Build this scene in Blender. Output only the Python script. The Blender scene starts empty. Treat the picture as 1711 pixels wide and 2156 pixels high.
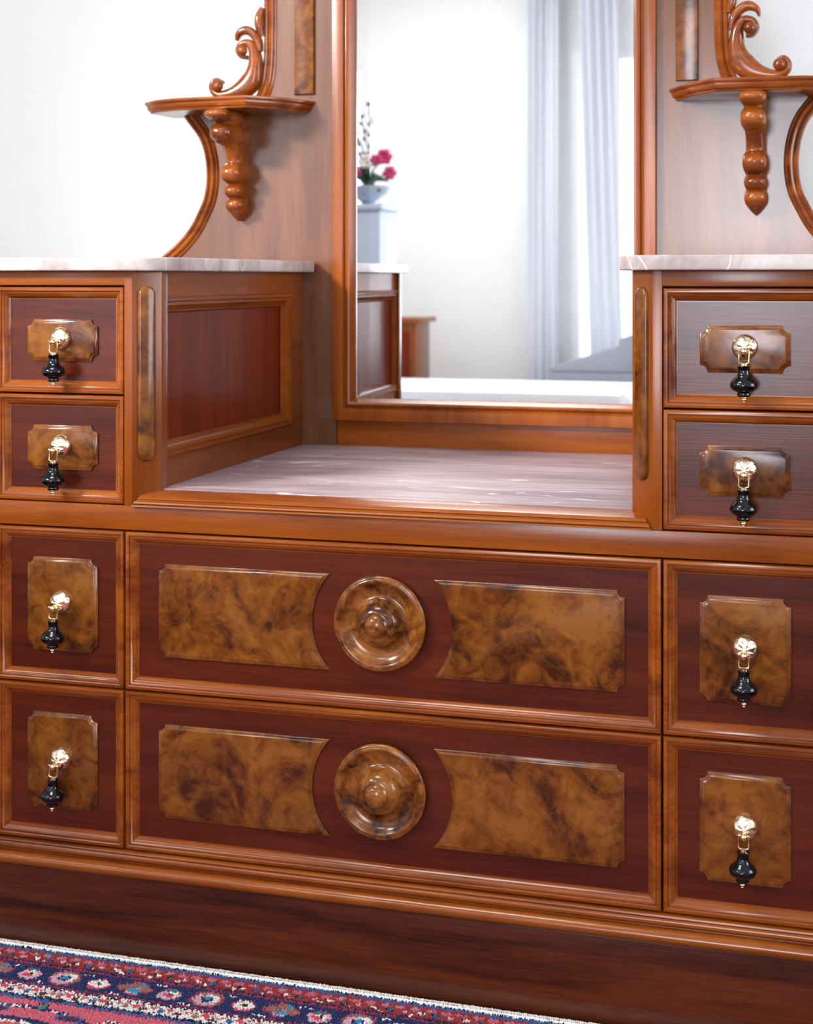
import bpy, bmesh, math, random
import numpy as np
from mathutils import Vector, Matrix
random.seed(4); rng = np.random.default_rng(7)
C = bpy.context.scene.collection
S = 0.35            # metres per design unit (half the width of the long middle drawers)
FLOOR = -2.56       # floor height in design units; 0 is the eye level
def W(x, y, z): return (x*S, y*S, (z-FLOOR)*S)

# ------------------------------------------------------------------ camera
F_PX, CX, HY = 3149.0, 855.5, 583.0
YAW = math.atan(914.5/3149.0)
cam_d = bpy.data.cameras.new('camera'); cam = bpy.data.objects.new('camera', cam_d); C.objects.link(cam)
cam.location = W(1.58, -5.09, 0); cam.rotation_euler = (math.pi/2, 0, YAW)
cam_d.sensor_fit = 'HORIZONTAL'; cam_d.sensor_width = 36.0
cam_d.lens = F_PX/1711.0*36.0
cam_d.shift_y = -(2156/2 - HY)/1711.0
cam_d.clip_start = 0.02
cam_d.dof.use_dof = True; cam_d.dof.focus_distance = 5.25*S; cam_d.dof.aperture_fstop = 9.0
bpy.context.scene.camera = cam

# ------------------------------------------------------------------ world and light
sc = bpy.context.scene
wd = bpy.data.worlds.new('world'); sc.world = wd; wd.use_nodes = True
wn = wd.node_tree.nodes; wn['Background'].inputs[0].default_value = (0.80, 0.88, 1.0, 1)
wn['Background'].inputs[1].default_value = 2.5
sc.view_settings.view_transform = 'Standard'; sc.view_settings.look = 'None'
sc.view_settings.gamma = 1.0; sc.view_settings.use_curve_mapping = False
sc.view_settings.exposure = 0.0
def area(name, loc, target, sx, sy, power, col=(1, 1, 1), spread=180):
    l = bpy.data.lights.new(name, 'AREA'); l.shape = 'RECTANGLE'; l.size = sx; l.size_y = sy
    l.energy = power; l.color = col; l.spread = math.radians(spread)
    o = bpy.data.objects.new(name, l); C.objects.link(o); o.location = loc
    d = Vector(target)-Vector(loc); o.rotation_euler = d.to_track_quat('-Z', 'Y').to_euler()
    return o
# daylight coming in at the two front windows, and fill light at an added right-wall window
area('window_and_fill_light', W(0.55, -11.8, 0.6), W(0.55, 0, 0.6), 0.78, 1.15, 60, (0.88, 0.91, 1.0))
area('window_and_fill_light', W(-6.6, -11.8, 0.9), W(-6.6, 0, 0.9), 0.9, 1.2, 10, (0.88, 0.91, 1.0))
area('window_and_fill_light', W(6.85, -.6, 1.0), W(0, .9, 0.4), 1.0, 1.2, 32, (0.95, 0.96, 1.0))  # fill through the added side window, brightens back wall and well side
# unseen ceiling lamps, added to light the table and front wall: x, y, aim, power, spread
ADDED_LAMPS = [(-5.6, -5.4, (-.9, 0.6, 1.0), 15, 30), (-1.2, -1.8, (-1.1, -1.0, -2.5), 20, 170), (3.6, -7.6, (2.2, -3, 0), 5, 170), (-3.4, -8.6, (-3.2, -9.6, 0), 30, 180)]  # first added lamp is narrow and aimed high, leaving the lower drawers darker

# ------------------------------------------------------------------ materials
def nt(name):
    m = bpy.data.materials.new(name); m.use_nodes = True
    t = m.node_tree; return m, t, t.nodes, t.links, t.nodes['Principled BSDF']
def ramp(n, stops):
    r = n.new('ShaderNodeValToRGB'); e = r.color_ramp.elements
    while len(e) < len(stops): e.new(0.5)
    for i, (p, c) in enumerate(stops):
        e[i].position = p; e[i].color = (*c, 1)
    return r
def lin(r, g, b):
    f = lambda c: (c/255/12.92) if c/255 <= 0.04045 else ((c/255+0.055)/1.055)**2.4
    return (f(r), f(g), f(b))
def wood(name, dark, mid, light, axis='x', rough=0.24, coat=0.0, fine=1.0, contrast=1.0, sheen_rough=0.12, spec=.36):
    m, t, n, l, p = nt(name)
    tc = n.new('ShaderNodeTexCoord'); oi = n.new('ShaderNodeObjectInfo')
    add = n.new('ShaderNodeVectorMath'); add.operation = 'ADD'
    mul = n.new('ShaderNodeVectorMath'); mul.operation = 'SCALE'; mul.inputs[3].default_value = 7.0
    comb = n.new('ShaderNodeCombineXYZ')
    for i in range(3): l.new(oi.outputs['Random'], comb.inputs[i])
    l.new(comb.outputs[0], mul.inputs[0]); l.new(tc.outputs['Object'], add.inputs[0]); l.new(mul.outputs[0], add.inputs[1])
    mp = n.new('ShaderNodeMapping'); l.new(add.outputs[0], mp.inputs[0])
    a, b = 2.2, 26.0
    mp.inputs['Scale'].default_value = {'x': (a, b, b), 'y': (b, a, b), 'z': (b, b, a)}[axis]
    n1 = n.new('ShaderNodeTexNoise'); n1.inputs['Scale'].default_value = 1.0; n1.inputs['Detail'].default_value = 5; n1.inputs['Roughness'].default_value = .6; n1.inputs['Distortion'].default_value = 0.6
    mp2 = n.new('ShaderNodeMapping'); l.new(add.outputs[0], mp2.inputs[0])
    c, d = 22.0, 420.0
    mp2.inputs['Scale'].default_value = {'x': (c, d, d), 'y': (d, c, d), 'z': (d, d, c)}[axis]
    n2 = n.new('ShaderNodeTexNoise'); n2.inputs['Scale'].default_value = 1.0; n2.inputs['Detail'].default_value = 3
    l.new(mp.outputs[0], n1.inputs[0]); l.new(mp2.outputs[0], n2.inputs[0])
    mx = n.new('ShaderNodeMath'); mx.operation = 'MULTIPLY_ADD'; mx.inputs[1].default_value = 0.30*fine
    l.new(n2.outputs[0], mx.inputs[0]); l.new(n1.outputs[0], mx.inputs[2])
    k = 0.17/contrast
    r = ramp(n, [(0.65-k, dark), (0.65, mid), (0.65+k, light)]); l.new(mx.outputs[0], r.inputs[0])
    l.new(r.outputs[0], p.inputs['Base Color'])
    bp = n.new('ShaderNodeBump'); bp.inputs['Strength'].default_value = 0.12; bp.inputs['Distance'].default_value = 0.0004
    l.new(n2.outputs[0], bp.inputs['Height']); l.new(bp.outputs[0], p.inputs['Normal'])
    p.inputs['Roughness'].default_value = rough; p.inputs['Specular IOR Level'].default_value = spec
    p.inputs['Coat Weight'].default_value = coat; p.inputs['Coat Roughness'].default_value = sheen_rough
    return m
RD, RM, RL = lin(34, 10, 4), lin(68, 22, 9), lin(86, 33, 13)      # red mahogany of panels
OD, OM, OL = lin(92, 42, 9), lin(122, 60, 13), lin(138, 74, 20)    # lighter orange wood of frames
M_panel_h = wood('mahogany_panel', RD, RM, RL, 'x', fine=1.3, contrast=.6)
M_panel_v = wood('mahogany_panel_upright', lin(62, 20, 9), lin(100, 35, 15), lin(116, 45, 22), 'z', contrast=.35, spec=.12)
M_frame_h = wood('frame_wood', OD, OM, OL, 'x', contrast=.7)
M_frame_v = wood('frame_wood_upright', OD, OM, OL, 'z', contrast=.6)
M_frame_y = wood('frame_wood_depth', OD, OM, OL, 'y', contrast=.6, spec=.12)
M_mould = wood('moulding_wood', lin(88, 38, 9), lin(120, 58, 14), lin(138, 74, 22), 'x', rough=.2, coat=.1)
M_plinth = wood('plinth_wood', lin(38, 15, 8), lin(66, 27, 13), lin(84, 38, 18), 'x', fine=1.2)
M_board = wood('backboard_wood', lin(70, 36, 18), lin(94, 54, 28), lin(110, 68, 38), 'z', rough=.24, contrast=.6, coat=.3, sheen_rough=.2, spec=.45)
def burl(name, dark, mid, light, scale=14.0, rough=.2):
    m, t, n, l, p = nt(name)
    tc = n.new('ShaderNodeTexCoord'); oi = n.new('ShaderNodeObjectInfo')
    comb = n.new('ShaderNodeCombineXYZ')
    for i in range(3): l.new(oi.outputs['Random'], comb.inputs[i])
    mul = n.new('ShaderNodeVectorMath'); mul.operation = 'SCALE'; mul.inputs[3].default_value = 5.0
    add = n.new('ShaderNodeVectorMath'); add.operation = 'ADD'
    l.new(comb.outputs[0], mul.inputs[0]); l.new(tc.outputs['Object'], add.inputs[0]); l.new(mul.outputs[0], add.inputs[1])
    n1 = n.new('ShaderNodeTexNoise'); n1.inputs['Scale'].default_value = scale; n1.inputs['Detail'].default_value = 9
    n1.inputs['Roughness'].default_value = .68; n1.inputs['Distortion'].default_value = 1.0
    l.new(add.outputs[0], n1.inputs[0])
    n2 = n.new('ShaderNodeTexNoise'); n2.inputs['Scale'].default_value = scale*3.6; n2.inputs['Detail'].default_value = 6; n2.inputs['Distortion'].default_value = 1.2
    l.new(add.outputs[0], n2.inputs[0])
    mx = n.new('ShaderNodeMath'); mx.operation = 'MULTIPLY_ADD'; mx.inputs[1].default_value = .45
    l.new(n2.outputs[0], mx.inputs[0]); l.new(n1.outputs[0], mx.inputs[2])
    r = ramp(n, [(0.57, dark), (0.715, mid), (0.86, light)]); l.new(mx.outputs[0], r.inputs[0])
    n3 = n.new('ShaderNodeTexVoronoi'); n3.inputs['Scale'].default_value = 240; l.new(add.outputs[0], n3.inputs[0])
    r3 = ramp(n, [(0.10, (.35, .3, .25)), (0.22, (1, 1, 1))]); l.new(n3.outputs['Distance'], r3.inputs[0])
    mm = n.new('ShaderNodeMixRGB'); mm.blend_type = 'MULTIPLY'; mm.inputs[0].default_value = .35
    l.new(r.outputs[0], mm.inputs[1]); l.new(r3.outputs[0], mm.inputs[2])
    l.new(mm.outputs[0], p.inputs['Base Color'])
    p.inputs['Roughness'].default_value = rough; p.inputs['Specular IOR Level'].default_value = .32; p.inputs['Coat Weight'].default_value = .12; p.inputs['Coat Roughness'].default_value = .1
    return m
M_burl = burl('burl_veneer', lin(54, 24, 9), lin(96, 52, 16), lin(120, 72, 24), 12.0)
M_turned = burl('turned_burl', lin(54, 25, 10), lin(106, 60, 22), lin(138, 86, 36), 18, .17)
def marble(name, sx=1.0, cols=((118, 97, 104), (146, 126, 132), (168, 154, 158))):
    m, t, n, l, p = nt(name)
    tc = n.new('ShaderNodeTexCoord'); mp = n.new('ShaderNodeMapping'); mp.inputs['Scale'].default_value = (1.3*sx, 6.0, 3.0)
    mp.inputs['Rotation'].default_value = (0, 0, .06)
    l.new(tc.outputs['Object'], mp.inputs[0])
    n1 = n.new('ShaderNodeTexNoise'); n1.inputs['Scale'].default_value = 3.0; n1.inputs['Detail'].default_value = 8; n1.inputs['Roughness'].default_value = .65; n1.inputs['Distortion'].default_value = .8
    l.new(mp.outputs[0], n1.inputs[0])
    r = ramp(n, [(0.33, lin(*cols[0])), (0.50, lin(*cols[1])), (0.66, lin(*cols[2]))]); l.new(n1.outputs[0], r.inputs[0])
    n2 = n.new('ShaderNodeTexNoise'); n2.inputs['Scale'].default_value = 1.1; n2.inputs['Detail'].default_value = 3; n2.inputs['Distortion'].default_value = .5
    l.new(mp.outputs[0], n2.inputs[0])
    s = n.new('ShaderNodeMath'); s.operation = 'SUBTRACT'; s.inputs[1].default_value = .5; l.new(n2.outputs[0], s.inputs[0])
    a = n.new('ShaderNodeMath'); a.operation = 'ABSOLUTE'; l.new(s.outputs[0], a.inputs[0])
    r2 = ramp(n, [(0.0, (.75, .75, .75)), (0.0035, (0, 0, 0))]); l.new(a.outputs[0], r2.inputs[0])
    mx = n.new('ShaderNodeMixRGB'); l.new(r2.outputs[0], mx.inputs[0]); l.new(r.outputs[0], mx.inputs[1]); mx.inputs[2].default_value = (*lin(232, 226, 224), 1)
    l.new(mx.outputs[0], p.inputs['Base Color']); p.inputs['Roughness'].default_value = .42; p.inputs['Specular IOR Level'].default_value = .22
    p.inputs['Coat Weight'].default_value = .1; p.inputs['Coat Roughness'].default_value = .1
    return m
M_marble = marble('polished_marble')
M_marble2 = marble('pale_marble', 3.0, ((140, 126, 126), (170, 158, 157), (196, 188, 186)))
def plain(name, col, rough=.5, metal=0.0, coat=0.0, bump=0.0, bscale=60, spec=None):
    m, t, n, l, p = nt(name)
    p.inputs['Base Color'].default_value = (*col, 1); p.inputs['Roughness'].default_value = rough
    p.inputs['Metallic'].default_value = metal; p.inputs['Coat Weight'].default_value = coat
    if spec is not None: p.inputs['Specular IOR Level'].default_value = spec
    tc = n.new('ShaderNodeTexCoord'); n1 = n.new('ShaderNodeTexNoise'); n1.inputs['Scale'].default_value = bscale; n1.inputs['Detail'].default_value = 4
    l.new(tc.outputs['Object'], n1.inputs[0])
    mx = n.new('ShaderNodeMixRGB'); mx.blend_type = 'MULTIPLY'; mx.inputs[0].default_value = .06; mx.inputs[1].default_value = (*col, 1)
    l.new(n1.outputs[0], mx.inputs[2]); l.new(mx.outputs[0], p.inputs['Base Color'])
    if bump:
        b = n.new('ShaderNodeBump'); b.inputs['Strength'].default_value = bump; b.inputs['Distance'].default_value = .001
        l.new(n1.outputs[0], b.inputs['Height']); l.new(b.outputs[0], p.inputs['Normal'])
    return m
M_black = plain('black_lacquer', lin(1, 4, 10), .13, coat=.15, spec=.35)
M_dark = plain('shadow_gap_wood', lin(22, 9, 6), .7)
M_wall = plain('white_wall_paint', (.86, .86, .85), .7, bump=.05, bscale=300)
M_ceil = plain('ceiling_paint', (.85, .85, .84), .8)
M_floor = wood('floor_boards', lin(34, 17, 10), lin(50, 27, 16), lin(62, 36, 22), 'x', rough=.85, spec=.05)
M_mirror = plain('mirror_silver', (.93, .94, .95), .0, metal=1.0)
M_cloth = plain('white_cloth', (.86, .86, .88), .9, bump=.3, bscale=80)
M_curtain = plain('pale_blue_curtain', lin(222, 225, 233), .95, bump=.2, bscale=120)
M_pale = plain('pale_blue_paint', lin(186, 200, 218), .6)
M_greyp = plain('pale_grey_paint', lin(150, 154, 166), .6)
M_white = plain('white_gloss_paint', (.84, .84, .84), .35)
M_leaf = plain('leaf_green', lin(40, 78, 62), .5); M_pink = plain('pink_petal', lin(204, 62, 120), .6)
M_cream = plain('cream_petal', lin(226, 220, 214), .6); M_stem = plain('grey_green_stem', lin(120, 130, 128), .6)
m, t, n, l, p = nt('chased_brass')
p.inputs['Base Color'].default_value = (*lin(250, 238, 208), 1); p.inputs['Metallic'].default_value = 1; p.inputs['Roughness'].default_value = .2
tc = n.new('ShaderNodeTexCoord'); vo = n.new('ShaderNodeTexVoronoi'); vo.inputs['Scale'].default_value = 130
no = n.new('ShaderNodeTexNoise'); no.inputs['Scale'].default_value = 260
l.new(tc.outputs['Object'], vo.inputs[0]); l.new(tc.outputs['Object'], no.inputs[0])
ad = n.new('ShaderNodeMath'); ad.operation = 'ADD'; l.new(vo.outputs[0], ad.inputs[0]); l.new(no.outputs[0], ad.inputs[1])
b = n.new('ShaderNodeBump'); b.inputs['Strength'].default_value = .7; b.inputs['Distance'].default_value = .0014
l.new(ad.outputs[0], b.inputs['Height']); l.new(b.outputs[0], p.inputs['Normal']); M_brass = m
M_brass2 = plain('plain_brass', lin(240, 218, 170), .2, metal=1.0)
def glow(name, col, st):
    m, t, n, l, p = nt(name); p.inputs['Base Color'].default_value = (.8, .8, .8, 1)
    p.inputs['Emission Color'].default_value = (*col, 1); p.inputs['Emission Strength'].default_value = st
    return m
M_lamp = glow('added_lamp_diffuser', (1, .96, .9), 6.0)  # glow for the added ceiling lamps

# ------------------------------------------------------------------ mesh helpers
def link(name, me, mat, parent=None):
    o = bpy.data.objects.new(name, me); C.objects.link(o)
    if mat and not me.materials: me.materials.append(mat)
    if parent: o.parent = parent
    return o
def mesh(name, vs, fs, mat, parent=None, smooth=True, angle=38, conv=True, fixn=True):
    me = bpy.data.meshes.new(name)
    me.from_pydata([W(*v) for v in vs] if conv else vs, [], fs); me.update()
    if fixn:
        bm = bmesh.new(); bm.from_mesh(me); bmesh.ops.remove_doubles(bm, verts=bm.verts, dist=1e-6)
        bmesh.ops.recalc_face_normals(bm, faces=bm.faces); bm.to_mesh(me); bm.free()
    if smooth:
        me.polygons.foreach_set('use_smooth', [True]*len(me.polygons)); me.set_sharp_from_angle(angle=math.radians(angle))
    return link(name, me, mat, parent)
def part_box(B, x0, x1, y0, y1, z0, z1, bev=0.0):
    vs, fs = B; k = len(vs)
    vs += [(x, y, z) for x in (x0, x1) for y in (y0, y1) for z in (z0, z1)]
    fs += [[k+i for i in f] for f in ((0, 1, 3, 2), (4, 6, 7, 5), (0, 4, 5, 1), (2, 3, 7, 6), (0, 2, 6, 4), (1, 5, 7, 3))]
def box(name, x0, x1, y0, y1, z0, z1, mat, parent=None, bev=0.006):
    me = bpy.data.meshes.new(name); bm = bmesh.new()
    v = [bm.verts.new(W(x, y, z)) for x in (x0, x1) for y in (y0, y1) for z in (z0, z1)]
    for f in ((0, 1, 3, 2), (4, 6, 7, 5), (0, 4, 5, 1), (2, 3, 7, 6), (0, 2, 6, 4), (1, 5, 7, 3)): bm.faces.new([v[i] for i in f])
    bmesh.ops.recalc_face_normals(bm, faces=bm.faces)
    if bev: bmesh.ops.bevel(bm, geom=bm.edges[:], offset=bev*S, segments=2, affect='EDGES', profile=.6)
    bm.to_mesh(me); bm.free()
    me.polygons.foreach_set('use_smooth', [True]*len(me.polygons)); me.set_sharp_from_angle(angle=math.radians(30))
    return link(name, me, mat, parent)
def prism(name, poly, z0, z1, mat, parent=None, bev=0.0, plane='xy', top_prof=None):
    """poly extruded; plane 'xy' (extrude z) or 'xz' (extrude y)"""
    me = bpy.data.meshes.new(name); bm = bmesh.new()
    f = (lambda a, b, c: W(a, b, c)) if plane == 'xy' else (lambda a, b, c: W(a, c, b))
    lo = [bm.verts.new(f(a, b, z0)) for a, b in poly]; hi = [bm.verts.new(f(a, b, z1)) for a, b in poly]
    N = len(poly)
    bm.faces.new(lo); bm.faces.new(hi)
    for i in range(N): bm.faces.new([lo[i], lo[(i+1) % N], hi[(i+1) % N], hi[i]])
    bmesh.ops.recalc_face_normals(bm, faces=bm.faces)
    if bev:
        es = [e for e in bm.edges if len(e.link_faces) == 2 and e.calc_face_angle() > .5]
        bmesh.ops.bevel(bm, geom=es, offset=bev*S, segments=3, affect='EDGES', profile=.55)
    bm.to_mesh(me); bm.free()
    me.polygons.foreach_set('use_smooth', [True]*len(me.polygons)); me.set_sharp_from_angle(angle=math.radians(30))
    return link(name, me, mat, parent)
def loft(rings, closed_ring=True, closed_path=False, caps=True):
    """rings: list of equal-length vertex lists"""
    vs = [v for r in rings for v in r]; n = len(rings[0]); R = len(rings); fs = []
    for i in range(R if closed_path else R-1):
        j = (i+1) % R
        for k in range(n if closed_ring else n-1):
            k2 = (k+1) % n; fs.append((i*n+k, i*n+k2, j*n+k2, j*n+k))
    if caps and not closed_path and closed_ring:
        fs.append(tuple(range(n))); fs.append(tuple((R-1)*n+k for k in range(n)))
    return vs, fs
def rect_frame(name, x0, x1, z0, z1, prof, mat, parent, y=0.0, place=None):
    """mitred moulding round a rectangle; prof = [(inset, depth)], depth>0 away from the viewer"""
    rings = []
    for (px, pz, sx, sz) in ((x0, z0, 1, 1), (x1, z0, -1, 1), (x1, z1, -1, -1), (x0, z1, 1, -1)):
        rings.append([(px+sx*i, y+d, pz+sz*i) for i, d in prof])
    vs, fs = loft(rings, False, True)
    if place: vs = [place(*v) for v in vs]
    return mesh(name, vs, fs, mat, parent, angle=32)
def lathe(prof, seg=32, axis='z', center=(0, 0, 0)):
    """prof: [(radius, height)] -> vs, fs about the axis"""
    rings = []
    for r, h in prof:
        ring = []
        for k in range(seg):
            a = 2*math.pi*k/seg; c, s = r*math.cos(a), r*math.sin(a)
            ring.append((center[0]+c, center[1]+s, center[2]+h) if axis == 'z' else (center[0]+c, center[1]-h, center[2]+s))
        rings.append(ring)
    return loft(rings, True, False, True)
def smooth_path(pts, n=8):
    """Catmull-Rom through points of any dimension"""
    P = [np.array(p, float) for p in pts]; P = [2*P[0]-P[1]] + P + [2*P[-1]-P[-2]]; out = []
    for i in range(1, len(P)-2):
        for k in range(n):
            t = k/n; a, b, c, d = P[i-1], P[i], P[i+1], P[i+2]
            out.append(.5*((2*b)+(-a+c)*t+(2*a-5*b+4*c-d)*t*t+(-a+3*b-3*c+d)*t**3))
    out.append(P[-2]); return out
def empty(name, loc=(0, 0, 0)):
    o = bpy.data.objects.new(name, None); C.objects.link(o); o.location = loc; o.empty_display_size = .1; return o
def tag(o, label=None, cat=None, group=None, kind=None):
    for k, v in (('label', label), ('category', cat), ('group', group), ('kind', kind)):
        if v: o[k] = v
    return o
def flat(name, corners, mat, kind='structure'):
    return tag(mesh(name, corners, [tuple(range(len(corners)))], mat, smooth=False, fixn=False), kind=kind)

# ------------------------------------------------------------------ the room
XL, XR, YB, YF, ZC = -9.0, 7.0, 2.7, -12.0, 4.6
def slab(name, x0, x1, y0, y1, z0, z1, mat): return tag(box(name, x0, x1, y0, y1, z0, z1, mat, None, 0), kind='structure')
slab('floor', XL-.3, XR+.3, YF-.3, YB+.3, FLOOR-.3, FLOOR, M_floor)
slab('ceiling', XL-.3, XR+.3, YF-.3, YB+.3, ZC, ZC+.3, M_ceil)
slab('wall_back', XL-.3, XR+.3, YB, YB+.3, FLOOR, ZC, M_wall)
slab('wall_left', XL-.3, XL, YF, YB, FLOOR, ZC, M_wall)
RW = (-2.4, 1.2, -.8, 3.0)      # opening added in the right wall to brighten the back wall: y0, y1, z0, z1
B = ([], []); part_box(B, XR, XR+.3, YF, RW[0], FLOOR, ZC); part_box(B, XR, XR+.3, RW[1], YB, FLOOR, ZC)
part_box(B, XR, XR+.3, RW[0], RW[1], FLOOR, RW[2]); part_box(B, XR, XR+.3, RW[0], RW[1], RW[3], ZC)
tag(mesh('wall_right', *B, M_wall, smooth=False), kind='structure')
B = ([], []); y0_, y1_, z0_, z1_ = RW
for a_ in ((y0_, y0_+.12, z0_, z1_), (y1_-.12, y1_, z0_, z1_), (y0_+.12, y1_-.12, z0_, z0_+.12), (y0_+.12, y1_-.12, z1_-.12, z1_), (-.65, -.55, z0_+.12, z1_-.12)):
    part_box(B, XR-.03, XR+.2, *a_)
tag(mesh('window_3', *B, M_white, smooth=False), kind='structure')  # unseen window frame, added around the fill light
# front wall (behind the camera) with two window openings
win = [(-8.0, -5.2), (-2.0, 2.6)]; WZ0, WZ1 = -1.3, 3.1
B = ([], [])
xs = [XL-.3]+[v for w in win for v in w]+[XR+.3]
for i in range(0, len(xs), 2): part_box(B, xs[i], xs[i+1], YF-.3, YF, FLOOR, ZC)
for a, b_ in win:
    part_box(B, a, b_, YF-.3, YF, FLOOR, WZ0); part_box(B, a, b_, YF-.3, YF, WZ1, ZC)
tag(mesh('wall_front', *B, M_wall, smooth=False), kind='structure')
for i, (a, b_) in enumerate(win):
    B = ([], []); t_ = .12
    part_box(B, a, a+t_, YF-.2, YF+.03, WZ0, WZ1); part_box(B, b_-t_, b_, YF-.2, YF+.03, WZ0, WZ1)
    part_box(B, a+t_, b_-t_, YF-.2, YF+.03, WZ1-t_, WZ1); part_box(B, a+t_, b_-t_, YF-.2, YF+.1, WZ0, WZ0+t_)
    mid = (a+b_)/2; part_box(B, mid-.05, mid+.05, YF-.14, YF-.06, WZ0+t_, WZ1-t_)
    wf = tag(mesh('window_%d' % (i+1), *B, M_white, smooth=False), kind='structure')
B = ([], []); part_box(B, XL, XR, YF+.0, YF+.05, FLOOR, FLOOR+.35)
tag(mesh('baseboard_front', *B, M_white, smooth=False), kind='structure')
B = ([], []); part_box(B, XL, XR, YB-.05, YB, FLOOR, FLOOR+.35)
tag(mesh('baseboard_back', *B, M_white, smooth=False), kind='structure')

# ------------------------------------------------------------------ the dressing table
DT = tag(empty('dressing_table'), 'large mahogany dressing table with burl veneer, drop handles and a tall middle mirror', 'dressing table')
XO = 1.56; BD = 1.74
# carcass
B = ([], [])
part_box(B, -XO+.03, XO-.03, .10, BD, -2.2, -.86)
for s in (-1, 1):
    a, b_ = sorted((s*.96, s*(XO-.03))); part_box(B, a, b_, .10, BD, -.86, .02)
mesh('carcass', *B, M_dark, DT, smooth=False)
for s in (-1, 1):
    a, b_ = sorted((s*(XO-.03), s*XO))
    box('end_panel', a, b_, .0, BD, -2.25, .022, M_frame_v, DT)
# rails and stiles, front face at y = 0
box('middle_rail', -XO+.03, XO-.03, 0, .1, -.948, -.857, M_frame_h, DT, .004)
for s in (-1, 1):
    a, b_ = sorted((s*1.0, s*(XO-.03))); box('top_rail', a, b_, 0, .1, -.032, .022, M_frame_h, DT, .004)
# canted pilasters with their front stile
for s in (-1, 1):
    poly = [(s*1.0, 0), (s*.968, 0), (s*.888, .089), (s*.888, .14), (s*1.0, .14)]
    pl = prism('pilaster', poly, -.857, .022, M_frame_v, DT, .0015)
    # half round ended burl strip lying on the canted face
    c = Vector((s*.930, .0425)); u = Vector((-s*.668, .744)); nrm = Vector((-s*.744, -.668))
    hw, zt, zb, th = .034, -.034, -.694, .014
    rings = []
    for off, hgt in ((0, 0), (0, .008), (.004, .013), (.009, .015)):
        ring = []
        w = hw-off
        for k in range(11): a = math.pi*k/10; ring.append((w*math.cos(a), zt-hw+w*math.sin(a)))
        for k in range(11): a = math.pi+math.pi*k/10; ring.append((w*math.cos(a), zb+hw+w*math.sin(a)))
        rings.append([(c.x+u.x*p_+nrm.x*hgt, c.y+u.y*p_+nrm.y*hgt, q) for p_, q in ring])
    mesh('burl_strip', *loft(rings), M_burl, pl, angle=50)
# side panels of the well, frame moulding with a recessed field
PR = [(0, 0), (.004, -.010), (.010, -.014), (.018, -.012), (.021, -.006), (.026, -.009), (.034, -.008), (.040, -.001), (.046, .002), (.052, .010), (.058, .012), (.064, .022)]
for s in (-1, 1):
    X0 = .905
    B = ([], []); a, b_ = sorted((s*X0, s*(X0+.03)))
    part_box(B, a, b_, .10, 1.69, -.075, .022); part_box(B, a, b_, .10, 1.69, -.806, -.695)
    part_box(B, a, b_, 1.50, 1.69, -.695, -.075)
    fr = mesh('side_frame', *B, M_frame_y, DT, smooth=False)
    B = ([], []); a, b_ = sorted((s*(X0+.026), s*(X0+.04))); part_box(B, a, b_, .10, 1.5, -.70, -.07)
    sp = mesh('side_panel', *B, M_panel_v, DT, smooth=False)
    rect_frame('panel_moulding', .105, 1.50, -.695, -.075, PR, M_frame_y, sp, place=lambda x, y, z: (s*(X0+y), x, z))
# ledge moulding in front of the marble well floor
lp = [(.12, -.806), (.098, -.805), (.06, -.812), (.03, -.819), (.012, -.824), (.006, -.830), (.010, -.834), (.004, -.838), (-.008, -.840), (-.010, -.846), (-.004, -.850), (-.012, -.853), (-.014, -.8565), (.12, -.8565)]
rings = []
for e in (-1, 1):
    rings.append([(e*(.945+(.02*min(1, max(0, (-.824-z)/.03)))), y, z) for y, z in lp])
mesh('ledge_moulding', *loft(rings), M_frame_h, DT, angle=30)

# drawers -----------------------------------------------------------
DP = [(0, .06), (0, .006), (.003, .001), (.006, 0), (.013, .0), (.016, .002), (.0175, .007), (.0195, .006), (.025, .008), (.029, .013), (.031, .014), (.036, .018), (.041, .026), (.043, .029), (.046, .029), (.046, .040)]
PY = .031
def plaque_outline(x0, x1, z0, z1, r, i, arc=None):
    """rectangle with concave notched corners; arc = (side, cx, cz, R) replaces one side with a concave arc"""
    def corner(cx, cz, sx, sz, seg=7):
        rr = r+i; ax, az = i, i
        d = math.sqrt(max(rr*rr-i*i, 1e-9)); pts = []
        a0 = math.atan2(i, d); a1 = math.pi/2-a0
        for k in range(seg+1):
            a = a0+(a1-a0)*k/seg; pts.append((cx+sx*rr*math.cos(a), cz+sz*rr*math.sin(a)))
        return pts      # from the horizontal edge to the vertical edge
    side = arc[0] if arc else 0
    out = []
    # go: bottom-left, bottom-right, top-right, top-left
    if side == -1:      # arc on the left side
        _, ax, az, R = arc; RR = R+i; h = (z1-z0)/2-i; zc = (z0+z1)/2
        a = math.asin(h/RR)
        out += [(ax+RR*math.cos(t), zc+RR*math.sin(t)) for t in np.linspace(a, -a, 17)]
    else:
        out += list(reversed(corner(x0, z0, 1, 1)))
    if side == 1:
        _, ax, az, R = arc; RR = R+i; h = (z1-z0)/2-i; zc = (z0+z1)/2
        a = math.asin(h/RR)
        out += [(ax-RR*math.cos(t), zc+RR*math.sin(t)) for t in np.linspace(-a, a, 17)]
    else:
        out += corner(x1, z0, -1, 1); out += list(reversed(corner(x1, z1, -1, -1)))
    if side != -1: out += corner(x0, z1, 1, -1)
    return out
def plaque(x0, x1, z0, z1, parent, r=.026, arc=None):
    rings = []
    for i, y in ((0, PY+.004), (0, PY-.006), (.002, PY-.008), (.007, PY-.0085), (.011, PY-.012), (.013, PY-.0135), (.016, PY-.014)):
        rings.append([(x, y, z) for x, z in plaque_outline(x0, x1, z0, z1, r, i, arc)])
    vs, fs = loft(rings)
    return mesh('burl_plaque', vs, fs, M_burl, parent, angle=40)
def arr(vs): return [tuple(c*S for c in v) for v in vs]
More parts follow.
